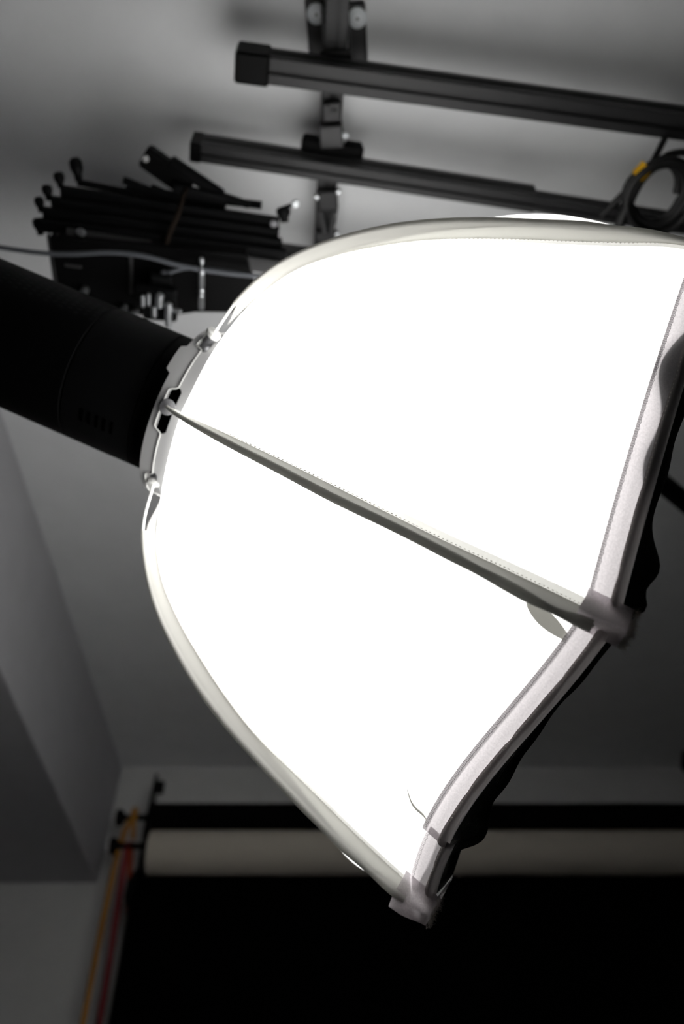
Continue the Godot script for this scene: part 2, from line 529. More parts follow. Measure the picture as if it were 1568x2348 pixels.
func scissor_lift() -> void:
	var o := Vector3(-0.24, 2.45, -0.53)
	var t := thing("scissor_lift", "folded black scissor lift hanging at ceiling height behind the lamp", "scissor lift", at(o))
	var bars := [
		[Vector3(-0.359, 2.500, -0.474), Vector3(-0.169, 2.500, -0.513), 0.0041],
		[Vector3(-0.379, 2.485, -0.480), Vector3(-0.087, 2.485, -0.525), 0.0071],
		[Vector3(-0.390, 2.470, -0.488), Vector3(-0.087, 2.470, -0.533), 0.0070],
		[Vector3(-0.399, 2.455, -0.496), Vector3(-0.083, 2.455, -0.541), 0.0070],
		[Vector3(-0.402, 2.440, -0.506), Vector3(-0.077, 2.440, -0.550), 0.0081],
		[Vector3(-0.300, 2.520, -0.492), Vector3(-0.113, 2.520, -0.515), 0.0048]]
	for b in bars:
		var st := new_st()
		var w: float = b[2] * 2.0
		add_extrusion(st, [Vector2(-w * 0.5, -w * 0.3), Vector2(-w * 0.3, -w * 0.42), Vector2(w * 0.3, -w * 0.42), Vector2(w * 0.5, -w * 0.3), Vector2(w * 0.5, w * 0.3), Vector2(w * 0.3, w * 0.42), Vector2(-w * 0.3, w * 0.42), Vector2(-w * 0.5, w * 0.3)], b[0] - o, b[1] - o)
		done("scissor_arm", st, "lift_black", t)
	# pivot knobs at the arms' ends
	var knobs := [[Vector3(-0.360, 2.512, -0.462), 0.0088, 0.030], [Vector3(-0.381, 2.495, -0.469), 0.0072, 0.020], [Vector3(-0.396, 2.480, -0.480), 0.0070, 0.020],
		[Vector3(-0.405, 2.465, -0.490), 0.0066, 0.020], [Vector3(-0.405, 2.442, -0.510), 0.0078, 0.022], [Vector3(-0.079, 2.470, -0.506), 0.0095, 0.020]]
	for k in knobs:
		var r: float = k[1]
		var h: float = k[2]
		put("pivot_knob", lathe_mesh([Vector2(0, -h * 0.5), Vector2(r * 0.55, -h * 0.5), Vector2(r * 0.62, -h * 0.2), Vector2(r, h * 0.05), Vector2(r, h * 0.35), Vector2(r * 0.6, h * 0.5), Vector2(0, h * 0.5)], 24), "lift_black", t, along(k[0] - o, Vector3(-0.12, 0.45, 0.9)))
	# side links: three thin bars running back at the left end
	for x in [0.0, 0.0055, 0.0125]:
		var st := new_st()
		add_bar(st, Vector3(-0.389 + x, 2.425, -0.512) - o, Vector3(-0.398 + x, 2.425, -0.600) - o, 0.0028, 0.010, 0.0006)
		done("side_link", st, "lift_grey", t)
	# lower housing
	var st2 := new_st()
	var pl := [Vector3(-0.384, 2.412, -0.512), Vector3(-0.129, 2.412, -0.536), Vector3(-0.116, 2.412, -0.622), Vector3(-0.205, 2.412, -0.6215), Vector3(-0.234, 2.412, -0.626), Vector3(-0.391, 2.412, -0.626)]
	var mid := Vector3(-0.26, 2.430, -0.57)
	st2.set_smooth_group(-1)
	for i in pl.size():
		var a: Vector3 = pl[i]
		var b: Vector3 = pl[(i + 1) % pl.size()]
		var up := Vector3(0, 0.022, 0)
		quad(st2, a - o, b - o, b + up - o, a + up - o, mid - o)
		tri(st2, a - o, b - o, Vector3(mid.x, 2.412, mid.z) - o, mid - o)
		tri(st2, a + up - o, b + up - o, Vector3(mid.x, 2.434, mid.z) - o, mid - o)
	done("housing", st2, "plastic_black", t)
	st2 = new_st()
	add_extrusion(st2, [Vector2(-0.010, -0.003), Vector2(0.010, -0.003), Vector2(0.010, 0.003), Vector2(-0.010, 0.003)], Vector3(-0.366, 2.428, -0.516) - o, Vector3(-0.086, 2.428, -0.562) - o)
	done("face_strip", st2, "lift_grey", t)
	st2 = new_st()
	add_bar(st2, Vector3(-0.280, 2.410, -0.530) - o, Vector3(-0.290, 2.410, -0.592) - o, 0.0045, 0.004, 0.001)
	done("rib", st2, "lift_grey", t)
	st2 = new_st()
	add_bar(st2, Vector3(-0.372, 2.410, -0.549) - o, Vector3(-0.350, 2.410, -0.552) - o, 0.0045, 0.003, 0.001)
	done("name_plate", st2, "lift_grey", t)
	put("rivet", lathe_mesh([Vector2(0, -0.003), Vector2(0.0045, -0.002), Vector2(0.006, 0), Vector2(0, 0)], 20), "steel", t, at(Vector3(-0.343, 2.418, -0.507) - o))
	for p in [Vector3(-0.352, 2.402, -0.585), Vector3(-0.302, 2.402, -0.612), Vector3(-0.289, 2.402, -0.617)]:
		put("hinge_pin", lathe_mesh([Vector2(0, -0.006), Vector2(0.0045, -0.005), Vector2(0.0055, 0), Vector2(0.0055, 0.008), Vector2(0, 0.008)], 20), "steel", t, at(p - o))
	# the hanging spigot and its crossbar
	put("spigot", lathe_mesh([Vector2(0, 0), Vector2(0.0038, 0), Vector2(0.0043, 0.002), Vector2(0.0043, 0.022), Vector2(0.0030, 0.024), Vector2(0.0045, 0.027), Vector2(0.0045, 0.030), Vector2(0.0030, 0.033), Vector2(0.0043, 0.036), Vector2(0.0043, 0.058), Vector2(0.002, 0.062), Vector2(0.002, 0.072), Vector2(0.0035, 0.074), Vector2(0.003, 0.080), Vector2(0, 0.081)], 24), "steel", t, along(Vector3(-0.193, 2.392, -0.604) - o, Vector3(0.011, -0.010, 0.080)))
	put("crossbar", tube_mesh(smooth_path([Vector3(-0.236, 2.392, -0.552) - o, Vector3(-0.190, 2.394, -0.545) - o, Vector3(-0.083, 2.396, -0.562) - o], 12), 0.0026, 12), "cable_grey", t)
	put("ball_end", lathe_mesh([Vector2(0, -0.005), Vector2(0.0035, -0.0035), Vector2(0.005, 0), Vector2(0.0035, 0.0035), Vector2(0, 0.005)], 20, true), "cable_grey", t, at(Vector3(-0.237, 2.392, -0.552) - o))
	# the black clamp under it with silver pins
	st2 = new_st()
	add_box(st2, Transform3D(Basis(Vector3.UP, 0.1), Vector3(-0.247, 2.376, -0.570) - o), Vector3(0.054, 0.016, 0.016), 0.003)
	add_box(st2, Transform3D(Basis(Vector3.UP, 0.1), Vector3(-0.246, 2.378, -0.592) - o), Vector3(0.046, 0.012, 0.042), 0.003)
	add_box(st2, Transform3D(Basis(Vector3.UP, 0.1), Vector3(-0.240, 2.388, -0.557) - o), Vector3(0.026, 0.012, 0.014), 0.002)
	add_box(st2, Transform3D(Basis.IDENTITY, Vector3(-0.247, 2.395, -0.585) - o), Vector3(0.030, 0.036, 0.030), 0.002)
	done("clamp_block", st2, "lift_black", t)
	for p in [[Vector3(-0.262, 2.362, -0.567), Vector3(-0.2645, 2.362, -0.584), 0.0028], [Vector3(-0.254, 2.362, -0.565), Vector3(-0.257, 2.362, -0.582), 0.0030], [Vector3(-0.239, 2.362, -0.565), Vector3(-0.243, 2.362, -0.585), 0.0056],
			[Vector3(-0.228, 2.356, -0.575), Vector3(-0.234, 2.356, -0.611), 0.0046], [Vector3(-0.249, 2.358, -0.582), Vector3(-0.251, 2.358, -0.597), 0.0036], [Vector3(-0.226, 2.360, -0.588), Vector3(-0.214, 2.360, -0.590), 0.0030]]:
		var l: float = p[0].distance_to(p[1])
		var r: float = p[2]
		put("pin", lathe_mesh([Vector2(0, 0), Vector2(r * 0.7, 0), Vector2(r, r * 0.4), Vector2(r, l - r * 0.4), Vector2(r * 0.7, l), Vector2(0, l)], 20), "steel", t, along(p[0] - o, p[1] - p[0]))
	# levers and the cord round the folded arms
	st2 = new_st()
	add_bar(st2, Vector3(-0.298, 2.505, -0.473) - o, Vector3(-0.255, 2.502, -0.489) - o, 0.010, 0.004, 0.001)
	add_bar(st2, Vector3(-0.262, 2.502, -0.484) - o, Vector3(-0.226, 2.500, -0.500) - o, 0.014, 0.006, 0.001)
	add_bar(st2, Vector3(-0.232, 2.506, -0.487) - o, Vector3(-0.160, 2.504, -0.504) - o, 0.020, 0.006, 0.001)
	done("lever", st2, "lift_black", t)
	st2 = new_st()
	add_tube(st2, [Vector3(-0.085, 2.470, -0.500) - o, Vector3(-0.066, 2.466, -0.490) - o], [0.0035, 0.0022], 12)
	done("lever", st2, "lift_black", t)
	put("lever_tip", lathe_mesh([Vector2(0, -0.005), Vector2(0.004, -0.004), Vector2(0.0055, 0), Vector2(0.004, 0.004), Vector2(0, 0.006)], 20, true), "zinc", t, along(Vector3(-0.0625, 2.464, -0.488) - o, Vector3(0.8, -0.1, 0.4)))
	put("rivet", lathe_mesh([Vector2(0, -0.004), Vector2(0.0045, -0.003), Vector2(0.0055, 0), Vector2(0, 0.001)], 20), "clamp_grey", t, at(Vector3(-0.090, 2.430, -0.500) - o))
	put("tie_cord", tube_mesh(smooth_path([Vector3(-0.210, 2.485, -0.478) - o, Vector3(-0.212, 2.462, -0.479) - o, Vector3(-0.217, 2.440, -0.492) - o, Vector3(-0.229, 2.428, -0.513) - o, Vector3(-0.240, 2.422, -0.540) - o], 16), 0.0034, 10), "cord_brown", t)
	put("tie_knot", lathe_mesh([Vector2(0, -0.007), Vector2(0.006, -0.004), Vector2(0.0075, 0), Vector2(0.006, 0.005), Vector2(0, 0.007)], 16, true), "lift_black", t, at(Vector3(-0.240, 2.420, -0.538) - o))
	# hanger to the hidden rail
	st2 = new_st()
	add_box(st2, at(Vector3(-0.2, 2.505, -0.590) - o), Vector3(0.05, 0.125, 0.03), 0.003)
	done("hanger", st2, "lift_black", t)

	# a black clip lying across the lift
	var clip := thing("spring_clip", "black slanting clamp lying across the top of the folded scissor lift", "clamp", at(Vector3(-0.24, 2.53, -0.466)))
	st2 = new_st()
	add_bar(st2, Vector3(-0.030, 0.0, 0.018), Vector3(0.030, -0.006, -0.026), 0.032, 0.020, 0.004)
	done("clip_body", st2, "plastic_black", clip)
	st2 = new_st()
	add_bar(st2, Vector3(0.006, -0.008, 0.013), Vector3(0.075, -0.018, -0.033), 0.016, 0.012, 0.003)
	done("handle", st2, "lift_black", clip)
	st2 = new_st()
	add_bar(st2, Vector3(0.076, -0.024, -0.030), Vector3(0.112, -0.028, -0.041), 0.010, 0.008, 0.002)
	done("handle_tip", st2, "lift_black", clip)
	put("stud", lathe_mesh([Vector2(0, -0.003), Vector2(0.004, -0.002), Vector2(0.005, 0), Vector2(0, 0.001)], 16), "ring_metal", clip, at(Vector3(-0.026, -0.010, 0.016)))

	# the power cable that crosses in front of the lift
	var pts := [Vector3(-0.78, 2.420, -0.470), Vector3(-0.62, 2.400, -0.490), Vector3(-0.463, 2.385, -0.508), Vector3(-0.392, 2.385, -0.519), Vector3(-0.348, 2.386, -0.521), Vector3(-0.302, 2.388, -0.520), Vector3(-0.258, 2.388, -0.525), Vector3(-0.208, 2.387, -0.539), Vector3(-0.152, 2.387, -0.549), Vector3(-0.072, 2.388, -0.560), Vector3(0.02, 2.40, -0.60)]
	var cable := put("power_cable", tube_mesh(smooth_path(pts, 60), 0.0032, 10), "cable_grey")
	tag(cable, "thin dark cable running from the frame's edge across the folded scissor lift", "cable")

# ------------------------------------------------------------------ coil of cable on the rails

func cable_coil() -> void:
	var o := Vector3(0.436, 2.535, -0.503)
	var t := thing("cable_coil", "coiled black cable with yellow tape hanging between the two cross rails", "cable", at(o))
	var pts := []
	for i in 96:
		var a := TAU * i / 30.0
		var turn := i / 30.0
		var r := 0.037 + 0.003 * sin(turn * 3.0) + 0.007 * floorf(turn) * 0.55
		pts.append(Vector3(cos(a) * r * 0.98 + 0.004 * turn, -0.006 * turn, sin(a) * r * 1.08 + 0.002 * sin(a * 2.0)))
	put("loop", tube_mesh(pts, 0.0058, 12), "cable_black", t)
	put("strand", tube_mesh(smooth_path([Vector3(0.374, 2.540, -0.540) - o, Vector3(0.400, 2.536, -0.502) - o, Vector3(0.425, 2.540, -0.473) - o, Vector3(0.447, 2.565, -0.440) - o], 14), 0.0045, 10), "cable_black", t)
	put("strand", tube_mesh(smooth_path([Vector3(0.396, 2.520, -0.556) - o, Vector3(0.401, 2.522, -0.523) - o, Vector3(0.413, 2.526, -0.482) - o, Vector3(0.434, 2.530, -0.458) - o], 14), 0.0075, 12), "cable_black", t)
	put("strand", tube_mesh(smooth_path([Vector3(0.416, 2.528, -0.476) - o, Vector3(0.445, 2.532, -0.450) - o, Vector3(0.480, 2.536, -0.450) - o, Vector3(0.520, 2.540, -0.475) - o, Vector3(0.560, 2.545, -0.530) - o], 16), 0.0050, 10), "cable_black", t)
	put("tape", tube_mesh([Vector3(0.409, 2.528, -0.478) - o, Vector3(0.420, 2.529, -0.463) - o], 0.0105, 16), "tape_yellow", t)

# ------------------------------------------------------------------ things at the ceiling's right

func boom() -> void:
	var a := Vector3(0.430, 2.450, -0.871)
	var b := Vector3(1.35, 2.450, -1.67)
	var t := thing("boom_arm", "black boom arm crossing behind the softbox's edge towards the frame's edge", "boom", at(a))
	put("tube", tube_mesh([Vector3.ZERO, b - a], 0.017, 24), "plastic_black", t)
	put("collar", tube_mesh([(b - a) * 0.05, (b - a) * 0.12], 0.020, 24), "plastic_black", t)
	put("hanger", tube_mesh([(b - a) * 0.8, (b - a) * 0.8 + Vector3(0, 0.25, 0)], 0.008, 16), "plastic_black", t)
	var k := thing("ceiling_spot", "small round black fitting on the ceiling near the far wall, at the frame's edge", "fitting", at(Vector3(1.035, CEILING, -2.27)))
	put("base", lathe_mesh([Vector2(0, -0.012), Vector2(0.022, -0.012), Vector2(0.026, 0.0), Vector2(0, 0)], 32), "plastic_black", k)
	put("head", lathe_mesh([Vector2(0, -0.075), Vector2(0.022, -0.070), Vector2(0.036, -0.050), Vector2(0.038, -0.035), Vector2(0.030, -0.015), Vector2(0.012, -0.010), Vector2(0, -0.010)], 36, true), "plastic_black", k)

# ------------------------------------------------------------------ backdrop rolls on the far wall

func roll(called: String, label: String, p: Vector3, r: float, x0: float, x1: float, material: String) -> Node3D:
	var t := thing(called, label, "backdrop roll", at(p), "backdrop rolls on the far wall")
	var turn := Transform3D(Basis(Vector3.FORWARD, PI / 2), Vector3(x0 - p.x, 0, 0))
	var l := x1 - x0
	var st := new_st()
	add_lathe(st, turn, [Vector2(0, 0), Vector2(r - 0.001, 0), Vector2(r, 0.001), Vector2(r, l - 0.001), Vector2(r - 0.001, l), Vector2(0, l)], 48)
	done("paper", st, material, t)
	return t

func bead_chain(label: String, pts: Array, material: String) -> void:
	var path := smooth_path(pts, 40)
	var fine := []
	var radii := []
	for i in path.size() - 1:
		var n := maxi(2, int(path[i].distance_to(path[i + 1]) / 0.004))
		for k in n:
			fine.append((path[i] as Vector3).lerp(path[i + 1], float(k) / n))
			radii.append(0.0088 if fine.size() % 2 else 0.0055)
	var o := put("roller_chain", tube_mesh(fine, radii, 8), material)
	tag(o, label, "chain", "pull chains beside the backdrop rolls")

func backdrop_rolls() -> void:
	var x0 := -0.515
	var a := roll("paper_roll", "black backdrop roll, topmost of the three on the far wall", Vector3(x0, 2.4625, -2.2), 0.0375, x0, 1.9, "paper_black")
	var b := roll("paper_roll", "pale warm grey paper roll under the black roll", Vector3(x0 + 0.012, 2.3585, -2.195), 0.0585, x0 + 0.012, 1.9, "paper_grey")
	var c := roll("paper_roll", "black roll whose sheet hangs down, lowest of the three", Vector3(x0 + 0.01, 2.222, -2.12), 0.045, x0 + 0.01, 1.9, "cloth_black_back")
	# the black sheet that hangs from the third roll
	var rows := []
	for i in 25:
		var f := i / 24.0
		var row := []
		for j in 41:
			var x := lerpf(0.0, 2.395, j / 40.0)
			row.append(Vector3(x, -f * 2.17, 0.046 + 0.004 * sin(x * 5.0) * f))
		rows.append(row)
	put("hanging_sheet", grid_mesh(rows), "cloth_black_back", c)
	for r in [[a, Vector3(0, 0, 0)], [b, Vector3(-0.012, 0.022, 0.0)]]:
		var st := new_st()
		add_tube(st, [r[1] + Vector3(-0.085, 0, 0), r[1] + Vector3(0.01, 0, 0)], 0.008, 16)
		done("drive_shaft", st, "plastic_black", r[0])
		st = new_st()
		add_lathe(st, Transform3D(Basis(Vector3.FORWARD, PI / 2), r[1] + Vector3(-0.096, 0, 0)), [Vector2(0, 0), Vector2(0.021, 0), Vector2(0.024, 0.004), Vector2(0.020, 0.014), Vector2(0.010, 0.022), Vector2(0, 0.022)], 28)
		done("drive_knob", st, "plastic_black", r[0])
	# the wall bracket that carries the rolls
	var br := thing("roller_bracket", "black wall bracket with a hooked top holding the ends of the backdrop rolls", "bracket", at(Vector3(-0.527, 2.30, WALL_Z)))
	var prof := [Vector2(0.0, -0.06), Vector2(0.012, -0.06), Vector2(0.012, 0.0), Vector2(0.22, -0.10), Vector2(0.25, -0.09), Vector2(0.25, -0.05), Vector2(0.165, 0.02), Vector2(0.175, 0.11), Vector2(0.165, 0.20), Vector2(0.155, 0.29), Vector2(0.145, 0.29), Vector2(0.140, 0.235), Vector2(0.120, 0.19), Vector2(0.13, 0.10), Vector2(0.10, 0.06), Vector2(0.012, 0.10), Vector2(0.012, 0.16), Vector2(0.0, 0.16)]
	var st3 := new_st()
	add_extrusion(st3, prof, Vector3(0, 0, 0), Vector3(0.008, 0, 0))
	done("side_plate", st3, "plastic_black", br)
	st3 = new_st()
	add_box(st3, at(Vector3(0.015, 0.252, 0.150)), Vector3(0.030, 0.036, 0.014), 0.003)
	done("hook", st3, "plastic_black", br)
	var br2 := thing("roller_bracket", "black wall bracket at the far ends of the backdrop rolls", "bracket", at(Vector3(1.905, 2.30, WALL_Z)))
	st3 = new_st()
	add_extrusion(st3, prof, Vector3(0, 0, 0), Vector3(0.008, 0, 0))
	done("side_plate", st3, "plastic_black", br2)
	# chains
	bead_chain("short yellow chain looped over the topmost drive shaft", [Vector3(-0.556, 2.40, -2.195), Vector3(-0.560, 2.45, -2.185), Vector3(-0.563, 2.478, -2.19), Vector3(-0.570, 2.47, -2.2), Vector3(-0.583, 2.42, -2.2), Vector3(-0.588, 2.375, -2.2)], "chain_yellow")
	bead_chain("long yellow chain hanging straight down, outermost of the chains", [Vector3(-0.590, 2.370, -2.20), Vector3(-0.594, 2.20, -2.20), Vector3(-0.594, 1.96, -2.20), Vector3(-0.592, 1.2, -2.20)], "chain_yellow")
	bead_chain("dark red chain hanging between the yellow chain and the black sheet", [Vector3(-0.566, 2.390, -2.19), Vector3(-0.569, 2.36, -2.2), Vector3(-0.563, 2.20, -2.2), Vector3(-0.556, 1.963, -2.2), Vector3(-0.55, 1.2, -2.2)], "chain_red")
	bead_chain("orange-red chain closest to the black sheet's edge", [Vector3(-0.560, 2.392, -2.2), Vector3(-0.556, 2.36, -2.2), Vector3(-0.540, 2.25, -2.2), Vector3(-0.522, 2.168, -2.2), Vector3(-0.520, 2.08, -2.2), Vector3(-0.515, 1.9, -2.2), Vector3(-0.515, 1.2, -2.2)], "chain_orange")

# ------------------------------------------------------------------ the lamp

func box_frame() -> Transform3D:
	var y := BOX_FRONT.normalized()
	var x := (BOX_SIDE - y * BOX_SIDE.dot(y)).normalized()
	return Transform3D(Basis(x, y, x.cross(y)).scaled(Vector3.ONE * BOX_SIZE), BOX_AT)

func studio_lamp() -> void:
	var t := thing("studio_lamp", "black cylindrical studio lamp that the softbox is mounted on", "lamp", box_frame())
	var r := 0.0649
	put("body", lathe_mesh([Vector2(0, -0.365), Vector2(0.052, -0.365), Vector2(r - 0.003, -0.358), Vector2(r, -0.35), Vector2(r, -0.1015), Vector2(r - 0.0008, -0.101), Vector2(r - 0.0008, -0.0995), Vector2(0, -0.0995)], 96), "lamp_black", t)
	put("front_collar", lathe_mesh([Vector2(0, -0.0995), Vector2(r - 0.0004, -0.0995), Vector2(r, -0.099), Vector2(r, -0.034), Vector2(r - 0.0025, -0.0335), Vector2(r - 0.0025, -0.0325), Vector2(r, -0.032), Vector2(r, -0.020), Vector2(r - 0.004, -0.015), Vector2(0.05, -0.014)], 96), "lamp_black_satin", t)
	put("nose", lathe_mesh([Vector2(r - 0.004, -0.016), Vector2(0.0675, -0.012), Vector2(0.0675, 0.011), Vector2(0.030, 0.013)], 96), "slot_dark", t)
	put("led", lathe_mesh([Vector2(0.028, 0.012), Vector2(0.030, 0.014), Vector2(0.026, 0.018), Vector2(0, 0.020)], 48), "led_glow", t)
	# vent slots on the collar
	for i in 5:
		var st := new_st()
		var a := deg_to_rad(-33.0)
		var y := -0.078 + i * 0.0072
		var n := Vector3(cos(a), 0, sin(a))
		var tang := Vector3(-sin(a), 0, cos(a))
		add_box(st, Transform3D(Basis(tang, Vector3.UP, tang.cross(Vector3.UP)), n * (r + 0.0001) + Vector3(0, y, 0)), Vector3(0.0135, 0.0028, 0.0016), 0.0007)
		done("vent_slot", st, "slot_dark", t)
	# pitted cooling holes along the top of the body
	var st2 := new_st()
	for row in 5:
		for col in 34:
			var a := deg_to_rad(44.0 + row * 5.0 + (col % 2) * 2.5)
			var y := -0.090 - col * 0.0075
			var n := Vector3(cos(a), 0, sin(a))
			var xf := along(n * (r - 0.0002) + Vector3(0, y, 0), n)
			add_lathe(st2, xf, [Vector2(0.0022, 0.0), Vector2(0.0020, 0.0003), Vector2(0, 0.00035)], 8)
	var pits := done("cooling_pits", st2, "lamp_black_satin", t)
	pits.set_meta("kind", "stuff")
	# yoke and rear end, out of the frame
	var yk := -0.315
	for s in [-1.0, 1.0]:
		var st3 := new_st()
		add_tube(st3, [Vector3(0, yk, s * (r - 0.004)), Vector3(0, yk, s * (r + 0.016))], 0.012, 20)
		done("pivot", st3, "plastic_black", t)

	var stand := thing("lamp_stand", "black floor stand whose yoke carries the studio lamp", "stand", at(Vector3((box_frame() * Vector3(0, -0.315, 0)).x, 0, (box_frame() * Vector3(0, -0.315, 0)).z)))
	var xf := box_frame()
	var base := stand.position
	var ends := []
	for s in [-1.0, 1.0]:
		ends.append(xf * Vector3(0, yk, s * (r + 0.014)) - base)
	var hub: Vector3 = (ends[0] + ends[1]) * 0.5
	var low := Vector3(hub.x, hub.y - 0.14, hub.z)
	put("yoke", tube_mesh([ends[0], ends[0] + Vector3(0, -0.08, 0), low, ends[1] + Vector3(0, -0.08, 0), ends[1]], 0.007, 12), "plastic_black", stand)
	put("pole", tube_mesh([Vector3(hub.x, 0.12, hub.z), low], 0.014, 20), "plastic_black", stand)
	for i in 3:
		var a := TAU * i / 3.0 + 0.5
		var foot := Vector3(hub.x + cos(a) * 0.42, 0.012, hub.z + sin(a) * 0.42)
		put("leg", tube_mesh([Vector3(hub.x, 0.55, hub.z), foot], 0.010, 14), "plastic_black", stand)

# ------------------------------------------------------------------ the softbox

func surf(k: int, t: float, u: float) -> Vector3:
	# the cloth between ribs k and k + 1; t runs from the ring to the rim, u across
	var a := spline(seams[k], t)
	var b := spline(seams[(k + 1) % 6], t)
	var p := a.lerp(b, u)
	var ra := Vector2(a.x, a.z)
	var rb := Vector2(b.x, b.z)
	var turn := ra.angle_to(rb)
	var arc := ra.normalized().rotated(turn * u) * lerpf(ra.length(), rb.length(), u)
	var w := exp(-maxf(t, 0.0) / 0.14)
	p = p.lerp(Vector3(arc.x, p.y, arc.y), w)
	var s := 4.0 * u * (1.0 - u)
	var inward := -Vector3(p.x, 0, p.z).normalized()
	var tt := clampf(t, 0.0, 1.0)
	p += inward * (0.008 * s * sin(PI * tt) * SAG[k])
	var late := 6.75 * u * u * (1.0 - u) if k == 1 else s
	p.y -= PULL[k] * late * smoothstep(0.45, 1.0, t)
	p += inward * (PULL[k] * 0.5 * late * smoothstep(0.45, 1.0, t))
	p.y += 0.006 * exp(-maxf(t, 0.0) / 0.05)
	# the panels past the upper and lower ribs belly out a little
	if k == 5:
		p -= inward * (0.037 * exp(-pow((u - 0.80) / 0.17, 2.0) - pow((tt - 0.65) / 0.30, 2.0)))
	elif k == 2:
		p -= inward * (0.041 * exp(-pow((u - 0.20) / 0.17, 2.0) - pow((tt - 0.83) / 0.20, 2.0)))
	# soft folds that fan out from the ring
	for f in FOLDS[k]:
		var c: float = f[0] + f[1] * tt
		var d: float = (u - c) / f[2]
		var along_f: float = smoothstep(f[4], f[4] + 0.12, tt) * (1.0 - smoothstep(f[5] - 0.15, f[5], tt))
		p += inward * (f[3] * exp(-d * d) * along_f)
	return p

const SAG := [1.0, 1.0, 1.0, 1.0, 1.0, 1.0]
const PULL := [0.002, 0.011, 0.006, 0.006, 0.006, 0.006]
# fold: start u, slope, width, depth, from t, to t
const FOLDS := [
	[[0.55, -0.25, 0.05, 0.0016, 0.1, 0.95], [0.80, -0.15, 0.04, 0.0012, 0.05, 0.7], [0.30, 0.2, 0.05, 0.0010, 0.2, 0.9]],
	[[0.10, 0.45, 0.045, 0.0020, 0.02, 0.75], [0.30, 0.35, 0.05, 0.0022, 0.02, 0.95], [0.55, 0.22, 0.045, 0.0018, 0.02, 0.9], [0.12, 0.25, 0.04, 0.0012, 0.3, 0.95], [0.74, 0.10, 0.04, 0.0014, 0.02, 0.6]],
	[[0.4, 0.1, 0.05, 0.0015, 0.1, 0.9]], [[0.6, -0.1, 0.05, 0.0015, 0.1, 0.9]], [[0.5, 0.1, 0.05, 0.0015, 0.1, 0.9]], [[0.4, 0.1, 0.05, 0.0015, 0.1, 0.9]]]

